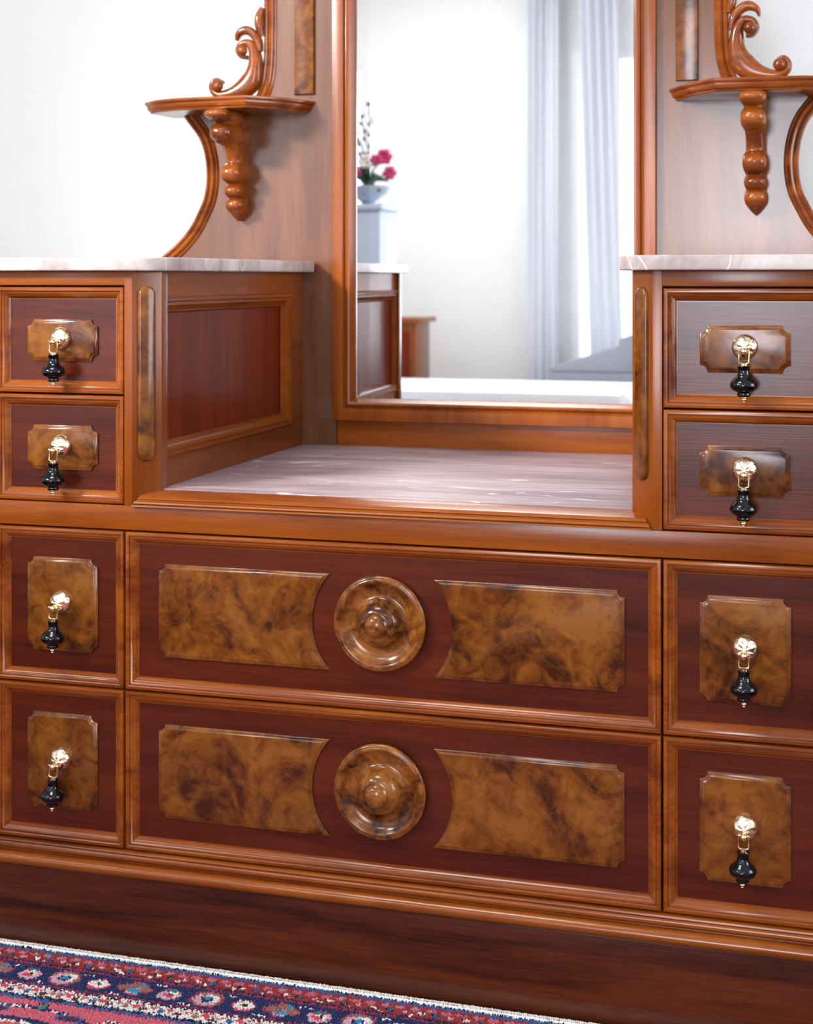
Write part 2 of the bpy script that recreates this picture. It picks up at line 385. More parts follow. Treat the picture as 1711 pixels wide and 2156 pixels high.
# handle meshes, built round the rosette centre (plaque face at y = 0)
def hmesh(name, vs, fs, mat, angle=45):
    me = bpy.data.meshes.new(name); me.from_pydata(arr(vs), [], fs)
    bm = bmesh.new(); bm.from_mesh(me); bmesh.ops.recalc_face_normals(bm, faces=bm.faces); bm.to_mesh(me); bm.free()
    me.polygons.foreach_set('use_smooth', [True]*len(me.polygons)); me.set_sharp_from_angle(angle=math.radians(angle)); me.materials.append(mat); return me
def join(*L):
    vs, fs = [], []
    for v, f in L:
        k = len(vs); vs += v; fs += [tuple(k+i for i in q) for q in f]
    return vs, fs
vs, fs = lathe([(.0405, -.004), (.0425, .003), (.0425, .008), (.0405, .015), (.0365, .0225), (.030, .0295), (.021, .0350), (.011, .038), (.0005, .039)], 48, 'y')
# chased petals round the dome
vs2 = []
for x, y, z in vs:
    r = math.hypot(x, z); a = math.atan2(z, x)
    if .008 < r < .037 and y < -.01:
        k = 1+.045*math.cos(a*7)*math.sin(min(1, (r-.008)/.029)*math.pi); y = y*k
    vs2.append((x, y, z))
ME_ros = hmesh('rosette', vs2, fs, M_brass)
def tube(pts, r, seg=8):
    rings = []; P = [Vector(p) for p in pts]; up = Vector((0, 1, 0))
    for i, p in enumerate(P):
        d = (P[min(i+1, len(P)-1)]-P[max(i-1, 0)]).normalized()
        a = d.cross(up)
        if a.length < .1: a = d.cross(Vector((1, 0, 0)))
        a.normalize(); b_ = d.cross(a).normalized(); rr = r[i] if isinstance(r, (list, tuple)) else r
        rings.append([tuple(p+(a*math.cos(2*math.pi*k/seg)+b_*math.sin(2*math.pi*k/seg))*rr) for k in range(seg)])
    return loft(rings)
def ball(c, r, seg=14):
    vs, fs = lathe([(r*math.sin(math.pi*k/8)+1e-5, r*math.cos(math.pi*k/8)) for k in range(9)], seg)
    return [(x+c[0], y+c[1], z+c[2]) for x, y, z in vs], fs
HY_ = -.060; HZ = -.012      # where the drop hangs
ME_post = hmesh('handle_post', *join(tube([(0, -.030, -.004), (0, -.045, -.009), (0, HY_-.004, HZ)], [.008, .006, .006]), ball((0, HY_-.006, HZ), .0115)), M_brass2)
bz = -.052
ME_bail = hmesh('bail', *join(tube([(-.0155, HY_, HZ+.006), (-.0165, HY_, HZ-.01), (-.017, HY_, bz+.004), (-.012, HY_, bz), (0, HY_, bz-.001), (.012, HY_, bz), (.017, HY_, bz+.004), (.0165, HY_, HZ-.01), (.0155, HY_, HZ+.006)], .0028),
    tube([(-.019, HY_, HZ+.003), (.019, HY_, HZ+.003)], .0034), *[lathe([(.012, 0), (.012, .006), (.006, .007)], 14, 'z', (0, HY_, bz-.006))]), M_brass2)
pz = bz-.006
ME_drop = hmesh('drop', *lathe([(.004, 0), (.0185, -.001), (.0202, -.0035), (.0195, -.009), (.0182, -.0115), (.0180, -.018), (.0186, -.025), (.0212, -.033), (.0262, -.040), (.0335, -.046), (.0395, -.052), (.0432, -.058), (.0447, -.065), (.0435, -.072), (.0395, -.079), (.0320, -.0845), (.0235, -.088), (.0205, -.090), (.0200, -.0925), (.0212, -.095), (.0212, -.100), (.019, -.103), (.006, -.104)], 40, 'z', (0, HY_, pz)), M_black, 40)
ME_tip = hmesh('finial', *lathe([(.010, -.1025), (.0105, -.105), (.0055, -.107), (.0085, -.111), (.0085, -.114), (.004, -.119), (.0045, -.121), (.001, -.124)], 16, 'z', (0, HY_, pz)), M_brass2)
def handle(x, z, parent, tilt=0.0, spin=0.0):
    for nm, me in (('rosette', ME_ros), ('handle_post', ME_post), ('bail', ME_bail), ('drop', ME_drop), ('finial', ME_tip)):
        o = bpy.data.objects.new(nm, me); C.objects.link(o); o.parent = parent; o.location = W(x, PY-.014, z)
        if nm == 'rosette': o.rotation_euler = (0, spin, 0)
        elif nm != 'handle_post': 
            Mx = Matrix.Translation(Vector(W(x, PY-.014, z))) @ Matrix.Translation(Vector((0, HY_*S, HZ*S))) @ Matrix.Rotation(tilt, 4, 'Y') @ Matrix.Translation(Vector((0, -HY_*S, -HZ*S)))
            o.matrix_local = Mx
G = .003
def drawer(x0, x1, z0, z1, side=True, idx=0):
    x0 += G; x1 -= G; z0 += G; z1 -= G
    d = box('drawer', x0+.04, x1-.04, PY, .085, z0+.04, z1-.04, M_panel_h, DT, 0)
    rect_frame('frame_moulding', x0, x1, z0, z1, DP, M_mould, d)
    return d
rows = [(-.445, -.035, -.242, .080), (-.857, -.445, -.651, .085), (-1.549, -.952, -1.25, .178), (-2.148, -1.549, -1.847, .182)]
k = 0
for s in (-1, 1):
    for z0, z1, zc, hz in rows:
        a, b_ = sorted((s*1.0, s*1.543))
        d = drawer(a, b_, z0, z1)
        plaque(s*1.272-.149, s*1.272+.149, zc-hz, zc+hz, d)
        hzc = zc+(.008 if hz < .1 else .012)
        handle(s*1.272, hzc, d, [0.0, .01, .03, .035, 0, .01, .0, .03][k], k*.7); k += 1
for z0, z1, zc, hz in ((-1.549, -.952, -1.247, .174), (-2.148, -1.549, -1.847, .175)):
    d = drawer(-1.0, 1.0, z0, z1)
    R = .262
    plaque(-.870, .9, zc-hz, zc+hz, d, arc=(1, 0, zc, R)); plaque(-.9, .870, zc-hz, zc+hz, d, arc=(-1, 0, zc, R))
    zc += .010
    prof = [(.158, -.004), (.162, .012), (.168, .018), (.1715, .024), (.1715, .029), (.167, .034), (.1625, .0355), (.160, .0352), (.1585, .037), (.153, .0375), (.147, .0345), (.140, .028), (.128, .020), (.114, .015), (.102, .0135), (.093, .016), (.086, .023), (.081, .034), (.0765, .046), (.070, .058), (.061, .0675), (.049, .0742), (.0455, .075), (.0445, .0735), (.0430, .0752), (.040, .080), (.034, .087), (.024, .093), (.012, .096), (.0005, .097)]
    mesh('medallion', *lathe(prof, 72, 'y', (0, PY, zc)), M_turned, d, angle=60)

# base moulding and plinth
bp_ = [(.10, -2.151), (.002, -2.151), (-.004, -2.155), (-.006, -2.160), (-.002, -2.166), (-.006, -2.170), (-.008, -2.178), (-.006, -2.184), (.004, -2.189), (.010, -2.194), (.010, -2.199), (.0, -2.200), (-.012, -2.204), (-.021, -2.212), (-.025, -2.222), (-.024, -2.232), (-.018, -2.240), (-.006, -2.245), (.010, -2.247), (.014, -2.252), (.014, -2.258), (.10, -2.258)]
mesh('base_moulding', *loft([[(e*(XO+.01), y, z) for y, z in bp_] for e in (-1, 1)]), M_mould, DT, angle=34)
box('plinth', -XO, XO, .010, BD, FLOOR, -2.257, M_plinth, DT, .003)

# backboard: two shaped boards, apron under the mirror, cross rail above it
ov = [(-1.53, .80), (-1.507, .765), (-1.444, .683), (-1.413, .60), (-1.402, .50), (-1.413, .40), (-1.444, .325), (-1.492, .24), (-1.56, .165), (-1.655, .09)]
ovp = [tuple(p_) for p_ in smooth_path(ov, 5)]
upper = [tuple(p_) for p_ in smooth_path([(-1.19, .835), (-1.145, .875), (-1.115, .95), (-1.103, 1.05), (-1.10, 1.2)], 4)]+[(-1.10, 2.35)]
BY = 1.68
MX = .02        # mirror and its frame sit a touch off the middle
for s in (-1, 1):
    pts = [(-.735, -.83), (-.95, -.83), (-.95, .073), (-1.655, .073)] + list(reversed(ovp)) + [(-1.53, .835)] + upper + [(-.735, 2.35)]
    if s == 1: pts = [(-x, z) for x, z in pts]
    prism('backboard', pts, BY, BD, M_board, DT, 0, plane='xz')
    # moulding following the cut edge
    ep = [(0, .02), (0, -.012), (.004, -.018), (.012, -.020), (.018, -.014), (.022, -.010), (.028, -.018), (.038, -.022), (.046, -.016), (.050, -.008), (.056, -.010), (.062, -.004), (.066, .004)]
    def edge(path, name):
        rings = []; P = [Vector(p_) for p_ in path]
        for i, q in enumerate(P):
            dd = (P[min(i+1, len(P)-1)]-P[max(i-1, 0)]).normalized(); nn = Vector((-dd.y, dd.x))
            if nn.x < 0: nn = -nn
            rings.append([(-s*-1*(q.x+nn.x*o_) if s == -1 else -(q.x+nn.x*o_), BY+dy, q.y+nn.y*o_) for o_, dy in ep])
        if s == -1: rings = [[(x if x < 0 else -x, y, z) for x, y, z in r_] for r_ in rings]
        mesh(name, *loft(rings), M_mould, DT, angle=34)
    edge(list(ovp)[1:], 'edge_moulding'); edge(upper, 'edge_moulding')
    # raised burl strip
    cx_ = s*.907+.013
    rings = [[(cx_+sx*(.050-i), BY+y, (.875 if sz < 0 else 2.2)+(i if sz < 0 else -i)) for sx, sz in ((-1, -1), (1, -1), (1, 1), (-1, 1))] for i, y in ((0, .01), (0, -.010), (.004, -.016), (.012, -.018))]
    mesh('burl_strip', *loft(rings), M_burl, DT, angle=20)
box('apron_board', -.733, .733, BY+.004, BD, -.806, -.58, M_frame_h, DT, .003)
box('head_board', -.733, .733, BY+.002, BD, 1.95, 2.35, M_frame_h, DT, 0)
mp_ = [(0, .005), (0, -.033), (.002, -.037), (.006, -.038), (.052, -.037), (.058, -.030), (.061, -.022), (.066, -.024), (.072, -.034), (.080, -.038), (.088, -.036), (.093, -.026), (.098, -.010), (.104, .000), (.106, .020)]
mf = rect_frame('mirror_frame', -.765+MX, .765+MX, -.682, 2.05, mp_, M_frame_v, DT, y=BY)
# silvered mirror with a bevelled border
gx0, gx1, gz0, gz1, gy, bw = -.668+MX, .668+MX, -.585, 1.96, BY+.014, .075
rings = [[(x0_, y_, z0_), (x1_, y_, z0_), (x1_, y_, z1_), (x0_, y_, z1_)] for x0_, x1_, z0_, z1_, y_ in
         ((gx0, gx1, gz0, gz1, gy+.03), (gx0, gx1, gz0, gz1, gy+.0007), (gx0+bw, gx1-bw, gz0+bw, gz1-bw, gy))]
gl = mesh('mirror_glass', *loft(rings), M_mirror, DT, smooth=False)

# shelves, brackets and scrolls on both sides of the mirror
shp = [(.84, BY), (.945, 1.47), (1.064, 1.345), (1.43, 1.37), (1.56, 1.42), (1.65, 1.50), (1.655, BY+.04), (.84, BY+.04)]
def inset(poly, d):
    n_ = len(poly); out = []
    cx_ = sum(p_[0] for p_ in poly)/n_; cy_ = sum(p_[1] for p_ in poly)/n_
    for i in range(n_):
        p0, p1, p2 = Vector(poly[i-1]), Vector(poly[i]), Vector(poly[(i+1) % n_])
        def nrm(a, b_):
            e = (b_-a).normalized(); q = Vector((-e.y, e.x)); mid_ = (a+b_)/2
            return q if (Vector((cx_, cy_))-mid_).dot(q) > 0 else -q
        n1, n2 = nrm(p0, p1), nrm(p1, p2)
        if p1.y > BY-.001: n1 = n1 if abs(n1.y) < .9 else Vector((0, 0)); n2 = n2 if abs(n2.y) < .9 else Vector((0, 0))
        b_ = n1+n2; ln = b_.length
        out.append(tuple(p1+b_.normalized()*(d/max(.5, ln/2)) if ln > 1e-6 else p1))
    return out
for s in (-1, 1):
    rings = []
    for d_, z in ((.012, .842), (.002, .842), (0, .839), (0, .832), (.004, .826), (.010, .822), (.010, .816), (.012, .808), (.018, .800), (.024, .797), (.026, .789), (.030, .787)):
        rings.append([(s*x, y, z) for x, y in inset(shp, d_)])
    mesh('shelf', *loft(rings), M_mould, DT, angle=25)
    # carved bracket: (z, front depth from the board, half width)
    br = [(.788, .31, .046), (.780, .345, .054), (.765, .362, .058), (.750, .355, .056), (.737, .320, .048), (.730, .285, .042), (.722, .270, .043), (.708, .290, .051), (.688, .300, .055), (.668, .298, .055), (.650, .275, .052), (.637, .235, .045), (.628, .190, .042), (.60, .150, .042), (.57, .128, .042), (.550, .122, .043),
          (.543, .132, .046), (.530, .160, .051), (.508, .178, .054), (.485, .176, .054), (.465, .155, .050), (.450, .118, .044), (.444, .108, .043), (.436, .125, .046), (.420, .142, .050), (.402, .140, .049), (.388, .118, .045), (.379, .098, .043), (.370, .112, .047), (.352, .122, .050), (.335, .120, .049), (.318, .100, .044), (.295, .075, .028), (.278, .055, .012), (.270, .045, .002)]
    brs = smooth_path(br, 3); rings = []
    bx = s*1.222
    for z, pr_, hw_ in brs:
        ring = [(bx-hw_*.86, BY+.01, z)]
        back = max(pr_-.075, .02)
        ring.append((bx-hw_*.86, BY-back, z))
        for k_ in range(13):
            a = math.pi*k_/12; ring.append((bx-hw_*math.copysign(abs(math.cos(a))**.75, math.cos(a)), BY-back-(pr_-back)*math.sin(a)**.8, z))
        ring.append((bx+hw_*.86, BY-back, z)); ring.append((bx+hw_*.86, BY+.01, z)); rings.append(ring)
    mesh('carved_bracket', *loft(rings), M_turned if False else M_mould, DT, angle=60)
    # carved scroll on top of the shelf
    def ribbon(pts, yc=1.655, n_=6, seg=14, flat_=.8):
        P = smooth_path(pts, n_); rings = []
        for i, q in enumerate(P):
            a, b_ = P[max(i-1, 0)], P[min(i+1, len(P)-1)]
            dd = Vector((b_[0]-a[0], b_[1]-a[1])).normalized(); nn = Vector((-dd.y, dd.x)); w_, t_ = q[2], q[3]
            ring = []
            for k_ in range(seg):
                f_ = 2*math.pi*k_/seg; ca, sa = math.cos(f_), math.sin(f_)
                ca = math.copysign(abs(ca)**flat_, ca); sa = math.copysign(abs(sa)**flat_, sa)
                ring.append((s*-(q[0]+nn.x*w_*ca), yc-t_*sa, q[1]+nn.y*w_*ca))
            rings.append(ring)
        return loft(rings)
    def volute(x, z, r, yc=1.655):
        v, f = lathe([(r*math.sin(math.pi*k_/8)+1e-5, r*.9*math.cos(math.pi*k_/8)) for k_ in range(9)], 16, 'y', (0, 0, 0))
        return [(s*-(x)+a, yc-.035+b_, z+c_) for a, b_, c_ in v], f
    main = [(-1.178, 1.062, .010, .03), (-1.205, 1.068, .013, .035), (-1.222, 1.095, .015, .036), (-1.208, 1.124, .017, .038), (-1.172, 1.130, .021, .038), (-1.146, 1.100, .026, .038), (-1.137, 1.045, .033, .038), (-1.142, .995, .040, .038), (-1.160, .948, .052, .038), (-1.200, .912, .048, .038), (-1.258, .890, .032, .038), (-1.313, .884, .023, .038), (-1.350, .900, .018, .036), (-1.359, .932, .016, .036), (-1.340, .956, .014, .035), (-1.312, .948, .009, .03)]
    leaf = [(-1.236, 1.146, .006, .018), (-1.224, 1.178, .015, .028), (-1.190, 1.194, .022, .03), (-1.155, 1.180, .022, .03), (-1.125, 1.142, .020, .03), (-1.112, 1.090, .010, .025)]
    leaf2 = [(-1.104, 1.165, .012, .02), (-1.116, 1.210, .022, .03), (-1.118, 1.255, .020, .03), (-1.102, 1.300, .012, .02)]
    mesh('carved_scroll', *join(ribbon(main), volute(-1.195, 1.092, .027), volute(-1.322, .926, .028), ribbon(leaf), ribbon(leaf2)), M_mould, DT, angle=50)

# ------------------------------------------------------------------ marble slabs
for s, lb in ((-1, 'grey-pink marble slab on the left drawer pedestal, small piece of mirror frame beside it'), (1, 'grey-pink marble slab on the right drawer pedestal')):
    poly = [(s*(XO+.05), -.045), (s*.985, -.045), (s*.945, -.030), (s*.852, .075), (s*.838, .12), (s*.838, BY-.02), (s*(XO+.05), BY-.02)]
    o = prism('marble_slab', poly, .0225, .074, M_marble2, None, .008)
    tag(o, 'pinkish grey marble slab with a canted corner topping the %s pedestal of drawers' % ('left' if s < 0 else 'right'), 'marble slab', 'marble slabs of the dressing table')
poly = [(-.965, .098), (.965, .098)]
o = prism('marble_slab', [(-.903, .099), (.903, .099), (.903, BY-.001), (-.903, BY-.001)], -.850, -.803, M_marble, None, .002)
tag(o, 'low white-veined marble slab lying in the well in front of the mirror', 'marble slab', 'marble slabs of the dressing table')

# ------------------------------------------------------------------ rug
RP = dict(white=(226, 220, 214), red=(146, 40, 44), mag=(150, 36, 84), navy=(18, 32, 84), blue=(34, 92, 158), cyan=(40, 140, 184), pink=(198, 92, 110), salmon=(196, 88, 92), brown=(150, 98, 84), black=(28, 16, 34), teal=(28, 120, 124), rose=(204, 60, 92), lpink=(206, 160, 172), plum=(84, 26, 54), grey=(150, 140, 150))
names = list(RP); PAL = np.array([lin(*RP[k_]) for k_ in names]); ID = {k_: i for i, k_ in enumerate(names)}
def rug_colour(u, v):
    """u along the edge, v inwards from the edge (design units) -> palette index"""
    jit = lambda a: (rng.random(u.shape)-.5)*a
    U = u+jit(.006); V = v+jit(.006)
    c = np.full(u.shape, ID['pink'])
    def band(a, b_, k_): c[(V >= a) & (V < b_)] = ID[k_]
    def ell(uc, vc, a, b_, k_, per=None, lim=None):
        du = U-uc
        if per: du = (du+per/2) % per - per/2
        m_ = (du/a)**2+((V-vc)/b_)**2 < 1
        c[m_] = ID[k_]
    band(-.1, .040, 'white'); band(.040, .047, 'black'); band(.047, .062, 'blue'); band(.062, .158, 'red')
    # outer red guard: small flowers
    p_ = .165
    ell(0, .085, .020, .014, 'pink', .055); ell(0, .085, .009, .006, 'grey', .055)
    ell(.02, .112, .016, .012, 'black', p_); ell(.022, .112, .013, .009, 'white', p_)
    ell(.075, .115, .015, .012, 'black', p_); ell(.075, .114, .011, .009, 'blue', p_)
    ell(.13, .112, .018, .012, 'mag', p_); ell(.13, .112, .011, .008, 'lpink', p_)
    ell(.05, .128, .010, .006, 'white', .11)
    band(.134, .142, 'plum'); band(.142, .150, 'black'); band(.150, .160, 'mag')
    # navy main border
    band(.160, .292, 'navy')
    P4 = .56
    for q, kind in ((0, 'A'), (.14, 'B'), (.28, 'C'), (.42, 'B2')):
        if kind == 'A':
            ell(q, .222, .062, .056, 'mag', P4); ell(q, .222, .056, .050, 'brown', P4); ell(q-.006, .228, .046, .040, 'lpink', P4); ell(q+.014, .216, .032, .026, 'white', P4); ell(q-.002, .224, .022, .020, 'navy', P4); ell(q, .220, .013, .014, 'cyan', P4)
        elif kind == 'B':
            ell(q, .232, .044, .038, 'rose', P4); ell(q, .226, .038, .030, 'white', P4); ell(q, .228, .013, .010, 'black', P4)
        elif kind == 'C':
            for dx, dz in ((-.038, .0), (.038, .0), (0, -.026), (0, .026)): ell(q+dx, .222+dz, .032, .026, 'mag', P4)
            for dx, dz in ((-.038, .0), (.038, .0), (0, -.026), (0, .026)): ell(q+dx, .222+dz, .026, .021, 'brown', P4)
            ell(q, .246, .030, .018, 'lpink', P4); ell(q, .244, .026, .015, 'cyan', P4); ell(q+.022, .196, .014, .010, 'cyan', P4); ell(q+.01, .216, .010, .008, 'grey', P4)
        else:
            ell(q, .232, .044, .036, 'lpink', P4); ell(q, .200, .030, .014, 'mag', P4); ell(q, .198, .022, .009, 'teal', P4); ell(q+.005, .226, .024, .020, 'white', P4); ell(q-.006, .238, .020, .012, 'rose', P4); ell(q+.004, .226, .010, .006, 'black', P4)
    zig = np.abs(((U/.28) % 1)-.5)*2
    dots = (np.sin(U*420) > -.55)
    c[(np.abs(V-(.175+.012*zig)) < .0042) & (((U % .28) > .05) & ((U % .28) < .10)) & dots] = ID['white']
    c[(np.abs(V-(.272+.010*zig)) < .0042) & (((U % .28) > .18) & ((U % .28) < .25)) & dots] = ID['white']
    band(.292, .300, 'mag'); band(.300, .308, 'plum')
    # white guard with red and blue buds
    band(.308, .376, 'white')
    w_ = .342+.011*np.sin(U*2*math.pi/.13)
    c[(np.abs(V-w_) < .0035)] = ID['grey']
    ell(0, .334, .018, .011, 'rose', .13); ell(.033, .352, .014, .010, 'plum', .13); ell(.065, .334, .012, .009, 'pink', .13); ell(.065, .334, .006, .004, 'rose', .13)
    ell(.098, .350, .014, .011, 'blue', .26); ell(.228, .350, .014, .011, 'brown', .26); ell(.03, .330, .008, .006, 'brown', .065)
    dz_ = .372+.004*np.sin(U*300); c[np.abs(V-dz_) < .003] = ID['black']; dz_ = .314+.003*np.sin(U*300); c[np.abs(V-dz_) < .0022] = ID['black']
    band(.378, .386, 'black'); band(.386, .400, 'blue'); band(.400, .405, 'mag')
    # field: palmettes, rosettes and a large medallion
    P5 = 1.0
    u0 = -1.12
    def ring(uc, vc, a, b_, w2, k_, per=P5, dotted=False):
        du = (U-uc+per/2) % per-per/2; rr = np.sqrt((du/a)**2+((V-vc)/b_)**2)
        m_ = (np.abs(rr-1) < w2)
        if dotted: m_ &= (np.sin(np.arctan2(V-vc, du)*34) > -.3)
        c[m_ & (V > .405)] = ID[k_]
    for vc in (.72, 1.5, 2.3, 3.1):
        ring(u0, vc, .40, .27, .035, 'navy'); ring(u0, vc, .40, .27, .018, 'white', dotted=True)
        ell(u0, vc, .30, .20, 'navy', P5); ell(u0, vc, .27, .175, 'white', P5); ell(u0, vc, .25, .16, 'salmon', P5); ring(u0, vc, .20, .125, .08, 'brown'); ring(u0, vc, .17, .10, .05, 'white', dotted=True); ell(u0, vc, .13, .085, 'rose', P5); ell(u0, vc, .06, .045, 'white', P5); ell(u0, vc, .03, .022, 'grey', P5)
        for du_ in (-.12, .16): ell(u0+du_, vc-.235, .050, .024, 'blue', P5); ell(u0+du_, vc-.235, .040, .017, 'plum', P5)
        ell(u0+.03, vc-.285, .022, .030, 'black', P5); ell(u0+.03, vc-.285, .017, .025, 'teal', P5); ell(u0+.03, vc-.285, .010, .017, 'brown', P5)
        for q in (.32, .68):
            for k_ in range(8):
                a = k_*math.pi/4; ell(u0+q+.032*math.cos(a), vc-.23+.024*math.sin(a), .014, .010, 'black', P5)
            for k_ in range(8):
                a = k_*math.pi/4; ell(u0+q+.032*math.cos(a), vc-.23+.024*math.sin(a), .011, .008, 'white', P5)
            ell(u0+q, vc-.23, .010, .008, 'blue', P5)
        ell(u0+.48, vc-.235, .085, .020, 'navy', P5); ell(u0+.48, vc-.238, .075, .012, 'teal', P5); ell(u0+.48, vc-.222, .07, .006, 'white', P5)
        ell(u0+.48, vc-.15, .06, .05, 'blue', P5); ell(u0+.48, vc-.15, .045, .037, 'red', P5); ell(u0+.48, vc-.15, .025, .02, 'salmon', P5)
        ell(u0+.5, vc+.1, .12, .10, 'navy', P5); ell(u0+.5, vc+.1, .09, .075, 'teal', P5); ell(u0+.5, vc+.1, .05, .045, 'lpink', P5)
    return c
RUG = tag(empty('rug'), 'red and navy patterned oriental rug, white bound edge along the dressing table foot', 'rug')
RY = .002; RZ = FLOOR; slope = -.006
def rug_xy(u, v): return u, RY+slope*(u+1.5)-v
uu0, uu1, vv1, st = -2.7, 2.6, 1.35, .0072
nu, nv = int((uu1-uu0)/st), int((vv1-.034)/st)
uu, vv = np.meshgrid(uu0+np.arange(nu)*st, .046+np.arange(nv)*st, indexing='ij')
uu = uu.ravel(); vv = vv.ravel(); col = rug_colour(uu, vv-.004)
Nk = len(uu)
uj = uu+(rng.random(Nk)-.5)*st*.35; vj = vv+(rng.random(Nk)-.5)*st*.35
hh = .017+rng.random(Nk)*.0065; lean = (rng.random((Nk, 2))-.5)*.006; lean[:, 1] += .003
verts = np.zeros((Nk, 8, 3)); hw0, hw1 = st*.56, st*.40
for i, (a, b_) in enumerate(((-1, -1), (1, -1), (1, 1), (-1, 1))):
    verts[:, i, 0] = uj+a*hw0; verts[:, i, 1] = vj+b_*hw0; verts[:, i, 2] = .003
    verts[:, i+4, 0] = uj+a*hw1+lean[:, 0]; verts[:, i+4, 1] = vj+b_*hw1+lean[:, 1]; verts[:, i+4, 2] = hh*(1 if b_ < 0 else .93)
X = verts[..., 0]; Vv = verts[..., 1]; Z = verts[..., 2]
out = np.stack([X*S, (RY+slope*(X+1.5)-Vv)*S, Z*S], -1).reshape(-1, 3)
q = np.array([[4, 5, 6, 7], [0, 1, 5, 4], [1, 2, 6, 5], [2, 3, 7, 6], [3, 0, 4, 7]])[:, ::-1]
faces = (q[None]+(np.arange(Nk)*8)[:, None, None]).reshape(-1, 4)
me = bpy.data.meshes.new('pile'); me.vertices.add(len(out)); me.vertices.foreach_set('co', out.ravel().astype(np.float32))
nf = len(faces); me.loops.add(nf*4); me.loops.foreach_set('vertex_index', faces.ravel().astype(np.int32))
me.polygons.add(nf); me.polygons.foreach_set('loop_start', (np.arange(nf)*4).astype(np.int32)); me.polygons.foreach_set('loop_total', np.full(nf, 4, np.int32))
me.update(); me.validate()
ca = me.color_attributes.new('yarn', 'FLOAT_COLOR', 'POINT')
cc = PAL[col]*.85*(0.88+.24*rng.random((Nk, 1))); cc = np.concatenate([cc, np.ones((Nk, 1))], 1)
ca.data.foreach_set('color', np.repeat(cc, 8, axis=0).ravel().astype(np.float32))
def yarn(name):
    m, t, n, l, p = nt(name); a = n.new('ShaderNodeAttribute'); a.attribute_name = 'yarn'
    l.new(a.outputs['Color'], p.inputs['Base Color']); p.inputs['Roughness'].default_value = .85; p.inputs['Specular IOR Level'].default_value = .2
    p.inputs['Sheen Weight'].default_value = .1
    return m
M_yarn = yarn('wool_yarn')
tag(link('pile', me, M_yarn, RUG), kind='stuff')
# flat woven continuation towards the room
nu2, nv2, s2 = 265, 80, .02
g = [(uu0+i*s2, vv1-.02+j*s2) for i in range(nu2+1) for j in range(nv2+1)]
ua = np.array([a for a, b_ in g]); va = np.array([b_ for a, b_ in g]); c2 = rug_colour(ua, va)
o = mesh('rug_field', [(a, RY+slope*(a+1.5)-b_, RZ+.018) for a, b_ in g], [(i*(nv2+1)+j, i*(nv2+1)+j+1, (i+1)*(nv2+1)+j+1, (i+1)*(nv2+1)+j) for i in range(nu2) for j in range(nv2)], M_yarn, RUG, smooth=False, fixn=False)
ca = o.data.color_attributes.new('yarn', 'FLOAT_COLOR', 'POINT'); cc = np.concatenate([PAL[c2]*.85, np.ones((len(c2), 1))], 1)
ca.data.foreach_set('color', cc.ravel().astype(np.float32))
# backing and the white overcast edge with its loose threads
M_wool = plain('white_wool', lin(240, 238, 234), .9, bump=.4, bscale=400)
mesh('backing', [(a, RY+slope*(a+1.5)-b_, z) for a in (uu0, uu0+265*s2) for b_ in (.03, 2.9) for z in (RZ+.001, RZ+.004)], [(0, 1, 3, 2), (4, 6, 7, 5), (0, 4, 5, 1), (2, 3, 7, 6), (0, 2, 6, 4), (1, 5, 7, 3)], plain('rug_backing', lin(120, 60, 60), .9), RUG, smooth=False)
L = []
ncord = 760
for i in range(ncord):
    u = uu0+5.28*(i+.5)/ncord+random.uniform(-.001, .001); rr = .0245+random.uniform(-.0022, .0022)
    pts = []
    for k_ in range(6):
        a = math.pi*k_/5; pts.append((u+.004*(k_-2.5)/2.5*random.uniform(.6, 1.3), RY+slope*(u+1.5)-(.025-rr*math.cos(a)), RZ+.002+(.0165+random.uniform(-.0015, .0015))*math.sin(a)**.7))
    L.append(tube(pts, .0046, 5))
mesh('bound_edge', *join(*L), M_wool, RUG, fixn=False)
L = []
for i in range(1500):
    u = random.uniform(uu0, 2.55); side = random.random() < .55
    v0 = .042 if side else .003; d_ = random.uniform(.005, .014)*(1 if side else -.6)
    x_, y_ = rug_xy(u, v0); dx = random.uniform(-.008, .004)
    L.append(tube([(x_, y_, RZ+(.018 if side else .006)), (x_+dx*.6, y_-d_*.6, RZ+(.0235 if side else .009)), (x_+dx, y_-d_, RZ+(random.uniform(.016, .022) if side else .004))], [.0022, .002, .0008], 4))
tag(mesh('loose_thread', *join(*L), M_wool, RUG, fixn=False), kind='stuff')

# ------------------------------------------------------------------ what the mirror shows: the room behind the camera
# bed with white spread
def local(o, base):
    o.data.transform(Matrix.Translation(-Vector(base.location))); return o
bed = tag(empty('bed', W(-2.7, -8.6, FLOOR)), 'low bed under a white spread, seen in the foot of the mirror', 'bed')
local(box('mattress', -5.3, -.5, -10.0, -6.2, -1.72, -1.30, M_cloth, bed, .06), bed)
local(box('bed_base', -5.2, -.6, -9.9, -6.35, -2.35, -1.72, M_cloth, bed, .03), bed)
for x in (-5.0, -.8):
    for y in (-9.7, -6.6): local(box('leg', x-.07, x+.07, y-.07, y+.07, FLOOR, -2.35, M_frame_v, bed, .01), bed)
